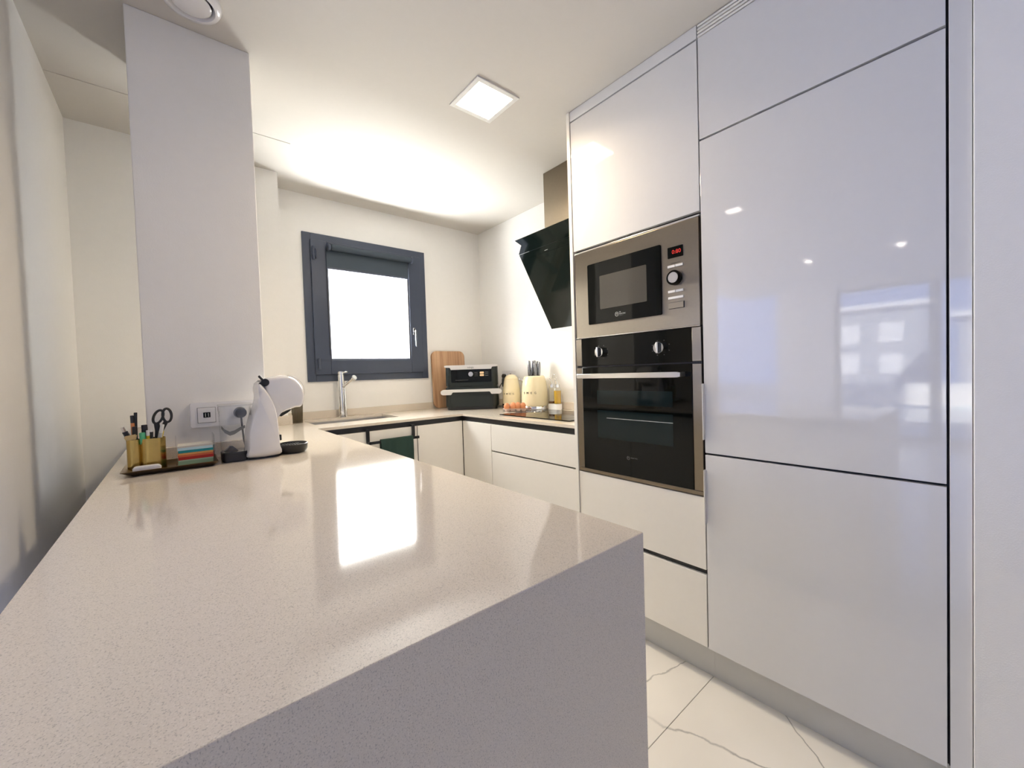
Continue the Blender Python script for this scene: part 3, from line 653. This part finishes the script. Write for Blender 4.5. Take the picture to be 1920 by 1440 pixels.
# kettle
kx, ky = 1.925, 2.335
kt = thing('kettle', (kx, ky, ZC), 'cream retro electric kettle with chrome base, left of the knife block', 'kettle')
B().lathe([(0, 0), (.066, 0), (.070, .004), (.070, .016), (.066, .020), (0, .020)], (kx, ky, ZC)).build('base', M['black'], kt)
B().lathe([(0, .020), (.067, .020), (.069, .026), (.0685, .032), (0, .034)], (kx, ky, ZC)).build('base_ring', M['chrome'], kt)
B().lathe(cr([(.067, .030), (.0668, .05), (.065, .10), (.060, .15), (.053, .19), (.0505, .200)], 4, False)+[(0, .202)], (kx, ky, ZC)).build('body', M['cream'], kt)
B().lathe([(.0505, .200), (.052, .2015), (.0515, .204), (.049, .206)]+cr([(.049, .205), (.043, .217), (.030, .228), (.013, .234), (0, .235)], 4, False), (kx, ky, ZC)).build('lid', M['cream'], kt)
R_ = Vector((.771, -.637, 0)); F_ = Vector((.637, .771, 0)); c0 = Vector((kx, ky, ZC)); hdir = R_
hp_ = [c0+hdir*.048+Vector((0, 0, .190)), c0+hdir*.060+Vector((0, 0, .196)), c0+hdir*.082+Vector((0, 0, .186)), c0+hdir*.090+Vector((0, 0, .160)), c0+hdir*.090+Vector((0, 0, .11)), c0+hdir*.088+Vector((0, 0, .06)), c0+hdir*.084+Vector((0, 0, .040))]
B().tube(cr([tuple(v) for v in hp_[:4]], 5, False), .008, 12).build('handle_mount', M['chrome'], kt)
B().tube(cr([tuple(v) for v in hp_[3:]], 5, False), .0085, 12).build('handle', M['black'], kt)
B().tube(cr([tuple(c0-hdir*.045+Vector((0, 0, .196))), tuple(c0-hdir*.058+Vector((0, 0, .205))), tuple(c0-hdir*.060+Vector((0, 0, .17))), tuple(c0-hdir*.056+Vector((0, 0, .15)))], 4, False), .009, 10).build('spout', M['black'], kt)
def arc_letters(txt, c, r, z, size, parent, centre_dir, step, m):
    for i, chx in enumerate(txt):
        a = math.atan2(centre_dir[1], centre_dir[0])+(i-(len(txt)-1)/2)*step
        nrm = Vector((math.cos(a), math.sin(a), 0)); text('letter', chx, size, m, face_mx(Vector(c)+nrm*r+Vector((0, 0, z)), nrm), parent, depth=.0012)
arc_letters('SMEG', (kx, ky, ZC), .0652, .100, .017, kt, (-.95, -.55), .36, M['letter'])
# knife block
bx_, by_ = 1.950, 2.108
kbk = thing('knife_block', (bx_, by_, ZC), 'round cream knife block on a steel foot, right of the kettle', 'knife block')
B().lathe([(0, 0), (.090, 0), (.096, .005), (.096, .017), (.092, .025), (0, .026)], (bx_, by_, ZC), 44).build('foot', M['chrome'], kbk)
B().lathe([(.088, .024)]+cr([(.0925, .029), (.094, .07), (.092, .13), (.085, .185), (.076, .223), (.071, .232)], 5, False)+[(.066, .235), (.061, .230), (0, .230)], (bx_, by_, ZC), 44).build('body', M['cream'], kbk)
B().cyl((bx_, by_, ZC+.2295), (bx_, by_, ZC+.2315), .060, seg=32).build('slot_insert', M['black'], kbk)
arc_letters('SMEG', (bx_, by_, ZC), .0938, .118, .021, kbk, (-.96, -.42), .30, M['letter'])
kn = [(-.034, .002, 0, .108), (-.016, .020, .3, .108), (.002, .008, .1, .110), (.022, .022, .2, .104), (.008, -.026, -.1, .090), (.032, -.008, .15, .098)]
ktxt = ['tallest knife handle, leftmost in the cream knife block', 'knife handle second from left, at the back of the block', 'knife handle in the middle of the block top', 'knife handle at the back right of the block', 'short front knife handle right of centre in the block', 'knife handle tilted rightmost in the cream block']
for (u, v, tl, hh), lb in zip(kn, ktxt):
    p = Vector((bx_, by_, ZC+.2325))+R_*u+F_*v
    t = thing('knife', p, 'steel '+lb, 'knife', 'knives in the cream block')
    q = Vector((R_.x*tl*.35, R_.y*tl*.35, 1)).normalized()
    B().tube([tuple(p+q*s) for s in (0, .012, .03, hh*.6, hh*.88, hh)], lambda s: .0085+.0028*math.sin(s*PI) , 12).build('handle', M['knife'], t)
    B().cyl(p+q*hh, p+q*(hh+.004), .0088, .006, 12).build('end_cap', M['chrome'], t)
# eggs on a clear carton
ex, ey = 1.770, 2.112
ec = thing('egg_carton', (ex, ey, ZC), 'small clear pinkish egg tray holding brown eggs before the knife block', 'egg tray', rz=-math.radians(39.6))
b = B()
EP = [(x, y) for y in (-.026, .024) for x in (-.054, -.018, .018, .054)]
for x, y in EP: b.lathe([(.010, .002), (.015, .003), (.0215, .020), (.0225, .0215), (.0205, .0205), (.014, .006), (0, .005), (0, .002)], (x, y, 0), 16)
b.build('cups', M['carton'], ec, world=False)
b = B().prism(rrect(-.084, .084, -.054, .052, .02), .0195, .0212, 'z'); b.build('rim', M['carton'], ec, world=False)
eggp = [(.0, 0)]+[(.0205*math.sin(t)*(1-.10*math.cos(t)), .027-.027*math.cos(t)) for t in [PI*k/12 for k in range(1, 12)]]+[(0, .054)]
em = B().lathe(eggp, (0, 0, 0), 24).build('egg', M['egg']); first = True
names_e = ['front row, leftmost', 'front row, second from left', 'front row, third from left', 'front row, rightmost', 'back row, leftmost', 'back row, second from left', 'back row, third from left', 'back row, rightmost']
mx_ = Matrix.LocRotScale(Vector((ex, ey, ZC)), ec.rotation_euler, None)
for (x, y), lb in zip(EP, names_e):
    if lb in ('back row, leftmost', 'back row, rightmost'): continue
    o = em if first else em.copy(); 
    if not first: C.objects.link(o)
    first = False
    o.location = mx_ @ Vector((x+random.uniform(-.001, .001), y, .006)); o.rotation_euler = (random.uniform(-.12, .12), random.uniform(-.12, .12), random.uniform(0, 6))
    tag(o, 'brown egg in the clear tray, '+lb, 'egg', 'brown eggs in the clear tray')
# cruet stand with two bottles
crx, cry = 1.992, 1.952
cs = thing('cruet_stand', (crx, cry, ZC+.0), 'small chrome and white cruet stand with looped carrying handle', 'cruet stand')
B().prism(rrect(crx-.028, crx+.028, cry-.052, cry+.052, .024), ZC+.0002, ZC+.036, 'z', .002).build('base', M['whitem'], cs)
B().cyl((crx, cry, ZC+.036), (crx, cry, ZC+.19), .003).tube([(crx, cry+.022*math.cos(a), ZC+.190+.024*math.sin(a)) for a in [PI*k/14 for k in range(15)]], .0028, 8).build('carrying_handle', M['chrome'], cs)
for yo, liq, lb in ((.026, 'vinegar', 'left clear bottle almost empty in the cruet stand'), (-.026, 'oil', 'right bottle of golden oil in the cruet stand')):
    t = thing('cruet_bottle', (crx, cry+yo, ZC+.0365), lb, 'bottle', 'bottles in the cruet stand'); c = (crx, cry+yo, ZC+.0365)
    B().lathe([(0, 0), (.0225, 0), (.0225, .085), (.018, .095), (.014, .098)], c, 28).build('bottle_body', M['glass'], t)
    B().lathe([(0, .002), (.0215, .002), (.0215, .078 if liq == 'oil' else .015), (0, .078 if liq == 'oil' else .015)], c, 28).build('contents', M[liq], t)
    B().cyl((c[0], c[1], c[2]+.096), (c[0], c[1], c[2]+.115), .0165, seg=24, bev=.002).build('collar', M['chrome'], t)
    B().tube([(c[0], c[1], c[2]+.113), (c[0], c[1], c[2]+.128), (c[0]-.004, c[1]+.008, c[2]+.142), (c[0]-.007, c[1]+.017, c[2]+.150)], .0035, 8).build('pourer', M['chrome'], t)

# ================================================================ COFFEE MACHINE
cm = thing('coffee_machine', (.22, 1.635, ZC), 'white capsule coffee machine with round head standing before the pillar', 'coffee machine')
body = cr([(.174, .906), (.171, .934), (.174, .987), (.186, 1.039), (.201, 1.082), (.208, 1.118), (.206, 1.148), (.213, 1.162), (.226, 1.146), (.243, 1.115), (.256, 1.08), (.263, 1.04), (.2665, .98), (.268, .935), (.266, .906)], 4)
B().puff(body, 1.63, .066, .18, 8, e=.8).build('body_shell', M['white'], cm)
head = cr([(.224, 1.150), (.236, 1.170), (.257, 1.179), (.29, 1.182), (.315, 1.175), (.335, 1.157), (.348, 1.133), (.353, 1.105), (.349, 1.080), (.339, 1.066), (.319, 1.064), (.276, 1.048), (.258, 1.028), (.245, 1.06), (.232, 1.11)], 4)
B().puff(head, 1.635, .060, .22, 8, e=.7).build('head', M['white'], cm)
rim = [(u_, v_) for u_, v_ in head]
B().tube([(.300+.050*math.cos(a), 1.586, 1.122+.056*math.sin(a)) for a in [(-1.0+2.6*k/20) for k in range(21)]], .0016, 6).build('head_rim', M['steel2'], cm)
B().prism([(.236, 1.04), (.262, 1.036), (.269, .98), (.270, .91), (.24, .906)], 1.60, 1.66, 'y', .004).build('front_column', M['white'], cm)
B().prism([(.270, 1.044), (.312, 1.060), (.300, 1.050), (.276, 1.036)], 1.605, 1.665, 'y', .002).build('capsule_slot', M['black'], cm)
B().cyl((.229, 1.585, 1.158), (.229, 1.572, 1.158), .0125, seg=20, bev=.002).cyl((.229, 1.578, 1.158), (.214, 1.578, 1.178), .0042, .0036, 12).ball((.214, 1.578, 1.178), .0042, seg=12).prism([(.208, 1.152), (.228, 1.146), (.240, 1.152), (.225, 1.168)], 1.575, 1.69, 'y', .002).build('lever', M['black'], cm)
B().box(.268, .275, 1.60, 1.615, .955, .975, .002).build('switch', M['black'], cm)
B().cyl((.2510, 1.582, 1.000), (.2510, 1.5655, 1.000), .0026, seg=12).build('screw', M['black'], cm)
b = B(); b.lathe([(0, 0), (.040, 0), (.047, .010), (.0485, .030), (.046, .032), (.044, .024), (0, .022)], (.315, 1.635, ZC+.001), 36, 1.0, 1.1); b.build('drip_tray', M['black'], cm)
for k in range(7): B().box(.285+k*.0085, .2885+k*.0085, 1.60, 1.67, ZC+.0245, ZC+.0285, .0008).build('tray_slot', M['fryer'], cm)
B().prism(rrect(.160, .274, 1.585, 1.685, .03), ZC, ZC+.006, 'z', .001).build('base', M['black'], cm)
B().prism(rrect(.104, .178, 1.588, 1.682, .018), ZC, ZC+.031, 'z', .003).build('tank_base', M['black'], cm)
wtk = B(); outer = rrect(.102, .190, 1.585, 1.685, .022)
def shell(b, outline, z0, z1, taper=0):
    cx = sum(p[0] for p in outline)/len(outline); cy = sum(p[1] for p in outline)/len(outline)
    lo = [b.bm.verts.new((cx+(x-cx)*(1-taper), cy+(y-cy)*(1-taper), z0)) for x, y in outline]; hi = [b.bm.verts.new((x, y, z1)) for x, y in outline]; n = len(outline)
    for i in range(n): b.bm.faces.new((lo[i], lo[(i+1) % n], hi[(i+1) % n], hi[i]))
    return lo, hi
lo, hi = shell(wtk, outer, ZC+.032, 1.084, .06); wtk.bm.faces.new(lo[::-1])
wtk.build('water_tank', M['acryl'], cm)
B().prism(rrect(.100, .196, 1.583, 1.687, .024), 1.084, 1.090, 'z', .0015).build('tank_lid', M['acryl'], cm)
vb = B(); vp = [(.107, 1.016), (.116, 1.003), (.129, .994), (.142, .997), (.158, 1.006), (.172, 1.012)]
up_ = [(x, z+.005) for x, z in vp]; dn = [(x, z-.005-.003*math.sin(i*.7)) for i, (x, z) in enumerate(vp)]
vb.prism(up_+dn[::-1], 1.625, 1.630, 'y'); vb.build('painted_refraction', M['logod'], cm)  # dark strip painted in for refraction at the tank edge
B().prism([(.112, .936), (.128, .952), (.135, .951), (.150, .936)], 1.62, 1.64, 'y').build('tank_valve', M['black'], cm)

# sockets on the pillar
ps = thing('wall_socket', (.128, 1.755, 1.05), 'white double wall socket plate with usb port on the pillar', 'socket')
B().prism(rrect(.031, .2255, 1.010, 1.095, .005), 1.7505, 1.762, 'y', .0018).build('cover_plate', M['white'], ps)
B().box(.0505, .1015, 1.7495, 1.7515, 1.0255, 1.0785, .0004).build('module_gap', M['dark'], ps)
B().box(.0515, .1005, 1.748, 1.7515, 1.0265, 1.0775, .001).build('usb_module', M['white'], ps)
B().box(.0665, .0865, 1.7465, 1.7485, 1.0435, 1.0615, .001).build('usb_port', M['bglass'], ps)
for x in (.0725, .0805): B().box(x-.001, x+.001, 1.7455, 1.7468, 1.0465, 1.0585).build('usb_tongue', M['logo'], ps)
B().cyl((.172, 1.715, 1.053), (.172, 1.752, 1.053), .017, .020, 20, .003).build('plug', M['black'], ps)
B().tube([(.172, 1.72, 1.045), (.172, 1.712, 1.02), (.176, 1.715, .96), (.185, 1.72, .912)], .003, 8).build('plug_cable', M['black'], ps)

# ================================================================ DESK TRAY GROUP
ty0_, ty1_ = 1.556, 1.716
tr_ = thing('desk_tray', (-.02, 1.635, ZC), 'flared dark brass tray on the peninsula, left of the coffee machine', 'tray')
def quadring(b, rings):
    R = [[b.bm.verts.new(p) for p in r] for r in rings]
    for A, Bq in zip(R, R[1:]):
        for i in range(len(A)): b.bm.faces.new((A[i], A[(i+1) % len(A)], Bq[(i+1) % len(A)], Bq[i]))
    b.bm.faces.new(R[0][::-1]); b.bm.faces.new(R[-1])
def rr3(x0, x1, y0, y1, z, r=.012, pull=0):
    p = rrect(x0, x1, y0, y1, r, 4); cx, cy = (x0+x1)/2, (y0+y1)/2
    out = []
    for x, y in p:
        out.append((x, y, z))
    return out
b = B(); quadring(b, [rr3(-.108, .080, 1.578, 1.694, ZC+.0003, .006), rr3(-.132, .094, ty0_, ty1_, ZC+.0155, .003), rr3(-.128, .091, ty0_+.003, ty1_-.003, ZC+.0165, .003), rr3(-.106, .078, 1.580, 1.692, ZC+.0035, .005)])
b.build('tray_dish', M['bronze'], tr_)
# brass pen cup with two lobes
TZ = ZC+.0037
pc_ = thing('pen_cup', (-.076, 1.652, TZ), 'oval brushed brass pen cup full of pens on the tray', 'cup')
def hollow(b, outline, z0, z1, t=.0012):
    n = len(outline); cx = sum(p[0] for p in outline)/n; cy = sum(p[1] for p in outline)/n
    ins = []
    for x, y in outline:
        dx, dy = cx-x, cy-y; L = math.hypot(dx, dy); ins.append((x+dx/L*t, y+dy/L*t))
    r = [[b.bm.verts.new((x, y, z)) for x, y in o_] for o_, z in ((outline, z0), (outline, z1), (ins, z1), (ins, z0+.002))]
    for A, Bq in zip(r, r[1:]):
        for i in range(n): b.bm.faces.new((A[i], A[(i+1) % n], Bq[(i+1) % n], Bq[i]))
    b.bm.faces.new(r[0][::-1]); b.bm.faces.new(r[-1])
b = B(); hollow(b, rrect(-.1215, -.0945+.006, 1.634, 1.668, .0135, 8), TZ, TZ+.094); b.build('small_compartment', M['gold'], pc_)
b = B(); hollow(b, rrect(-.0925, -.0325, 1.628, 1.674, .022, 10), TZ, TZ+.094); b.build('large_compartment', M['gold'], pc_)
def pen(name, top, r, mats, label, cat='pen', base_z=None, cuts=None, cap=True, grp='pens in the brass cup'):
    top = Vector(top); base = Vector((top.x*.35-.076*.65 if top.x > -.09 else -.103, 1.651, TZ+.006)); 
    t = thing(name, base, label, cat, grp); cuts = cuts or [0, 1][:]
    for i, m in enumerate(mats):
        a = base.lerp(top, cuts[i]); c_ = base.lerp(top, cuts[i+1]); B().cyl(a, c_, r, r*(.96 if i == len(mats)-1 else 1), 14, .0006).build('barrel' if i == 0 else 'cap', m, t)
    return t
pen('marker_pen', (-.098, 1.655, 1.081), .0042, [M['black']], 'tall slim black pen leaning left in the cup', cuts=[0, 1])
pen('marker_pen', (-.106, 1.650, 1.073), .0045, [M['orange'], M['black']], 'orange pen with black end beside the tall black pen', cuts=[0, .86, 1])
pen('marker_pen', (-.101, 1.645, 1.040), .0065, [M['black']], 'short thick black marker at the left of the cup', cuts=[0, 1])
pen('marker_pen', (-.080, 1.653, 1.042), .0075, [M['black'], M['dark']], 'thick black marker in the middle of the cup', cuts=[0, .9, 1])
pen('highlighter', (-.085, 1.638, 1.020), .0075, [M['hgreen']], 'green highlighter end just over the cup rim', cuts=[0, 1])
pen('pencil', (-.072, 1.636, 1.026), .0042, [M['yellow'], M['whitem']], 'yellow pencil with white end in the cup', cuts=[0, .86, 1])
pen('marker_pen', (-.064, 1.640, 1.030), .0048, [M['black'], M['whitem']], 'black pen with round white cap in the cup', cuts=[0, .92, 1])
pen('marker_pen', (-.038, 1.640, 1.040), .0050, [M['logo'], M['whitem']], 'silver and white pen slanting right in the cup', cuts=[0, .8, 1])
pen('highlighter', (-.041, 1.650, 1.020), .0065, [M['yellow']], 'yellow marker at the right of the cup', cuts=[0, 1])
t = thing('makeup_brush', (-.103, 1.648, TZ+.004), 'flat brush with beige bristles sticking over the left rim', 'brush', 'pens in the brass cup')
B().cyl((-.103, 1.648, TZ+.004), (-.106, 1.640, 1.002), .0045).build('handle', M['black'], t)
B().prism([(-.121, .999), (-.099, .999), (-.096, 1.018), (-.126, 1.013)], 1.634, 1.647, 'y', .003).build('bristles', M['beige'], t)
t = thing('usb_stick', (-.106, 1.655, TZ+.004), 'black cable end with silver usb plug at the far left of the cup', 'usb plug', 'pens in the brass cup')
dv = (Vector((-.130, 1.652, 1.048))-Vector((-.106, 1.655, .955))).normalized()
B().tube([(-.106, 1.655, .911), (-.106, 1.655, .96), (-.112, 1.654, .995)], .002, 8).build('cord', M['black'], t)
B().cyl((-.112, 1.654, .995), (-.1235, 1.653, 1.026), .0065, seg=8).build('plug_body', M['black'], t)
B().cyl((-.1235, 1.653, 1.026), (-.1285, 1.652, 1.040), .0045, seg=4).build('plug_tip', M['steel2'], t)
sc_ = thing('scissors', (-.052, 1.655, TZ+.004), 'scissors with black looped handles standing in the cup', 'scissors', 'pens in the brass cup')
for cx, cz, rx, rz_, tl in ((-.0475, 1.063, .0105, .021, .35), (-.0265, 1.066, .0105, .021, -.05)):
    pts = []
    for k in range(28):
        a = 2*PI*k/28; u_, v_ = rx*math.cos(a), rz_*math.sin(a); pts.append((cx+u_*math.cos(tl)+v_*math.sin(tl), 1.660, cz-u_*math.sin(tl)+v_*math.cos(tl)))
    B().tube(pts, .0036, 8, True).build('handle_loop', M['black'], sc_)
B().tube([(-.052, 1.660, 1.045), (-.050, 1.658, 1.02), (-.052, 1.655, .98)], .007, 10).tube([(-.030, 1.660, 1.046), (-.042, 1.658, 1.02), (-.050, 1.655, .98)], .006, 10).build('handle_shank', M['black'], sc_)
B().prism([(-.058, .912), (-.046, .98), (-.058, .98)], 1.654, 1.656, 'y').build('blade', M['steel2'], sc_)
# earbud case
b = B().puff(rrect(-.108, -.044, TZ, TZ+.021, .0095, 5), 1.594, .011, .12, 5, e=.6)
ecs = thing('earbud_case', (-.076, 1.594, TZ), 'small white rounded earbud case at the front of the tray', 'case')
b.build('case_body', M['white'], ecs); B().puff(rrect(-.1083, -.0437, TZ+.0135, TZ+.0140, .0002, 2), 1.594, .0113, .1, 4).build('lid_seam', M['logo'], ecs)
# note holder
nh = thing('note_holder', (.040, 1.63, TZ), 'clear acrylic u-shaped holder with coloured sticky notes on the tray', 'note holder')
X0n, X1n, Y0n, Y1n = -.010, .0855, 1.592, 1.672
B().box(X0n, X1n, Y0n, Y1n, TZ, TZ+.002, .0005).box(X0n, X0n+.002, Y0n, Y1n, TZ, TZ+.092, .0005).box(X1n-.002, X1n, Y0n, Y1n, TZ, TZ+.092, .0005).build('acrylic_walls', M['acryl'], nh)
cols = [('sage', (.28, .42, .26), .016), ('mint', (.45, .58, .40), .004), ('red', (.50, .035, .025), .009), ('coral', (.72, .16, .07), .006), ('orange', (.80, .38, .12), .006), ('teal', (.02, .27, .30), .008), ('pale blue', (.55, .75, .80), .008), ('grey', (.62, .60, .55), .006)]
z = TZ+.0022
for i, (nm, c, h) in enumerate(cols):
    x = .0006*(i % 3)
    o = tag(B().box(X0n+.004+x, X1n-.005+x, Y0n+.003, Y1n-.004, z, z+h-.0002, .0004, 1).build('sticky_note_pad', colmat(nm.replace(' ', '_')+'_paper', c, .8)), nm+' sticky note pad in the clear holder, '+('lowest' if i == 0 else 'topmost' if i == len(cols)-1 else 'between '+cols[i-1][0]+' and '+cols[i+1][0])+' of the stack', 'sticky notes', 'sticky notes in the holder')
    origin_to_base(o); z += h

# final heights of a few small things (measured)
kt.scale = (1.03, 1.03, 1.07); af.scale = (1, 1, 1.03)
cs.scale = (1, 1, 1.12)
for o in bpy.data.objects:
    if o.name.startswith('cruet_bottle'): o.scale = (1.08, 1.08, 1.15); o.location.z += .0047
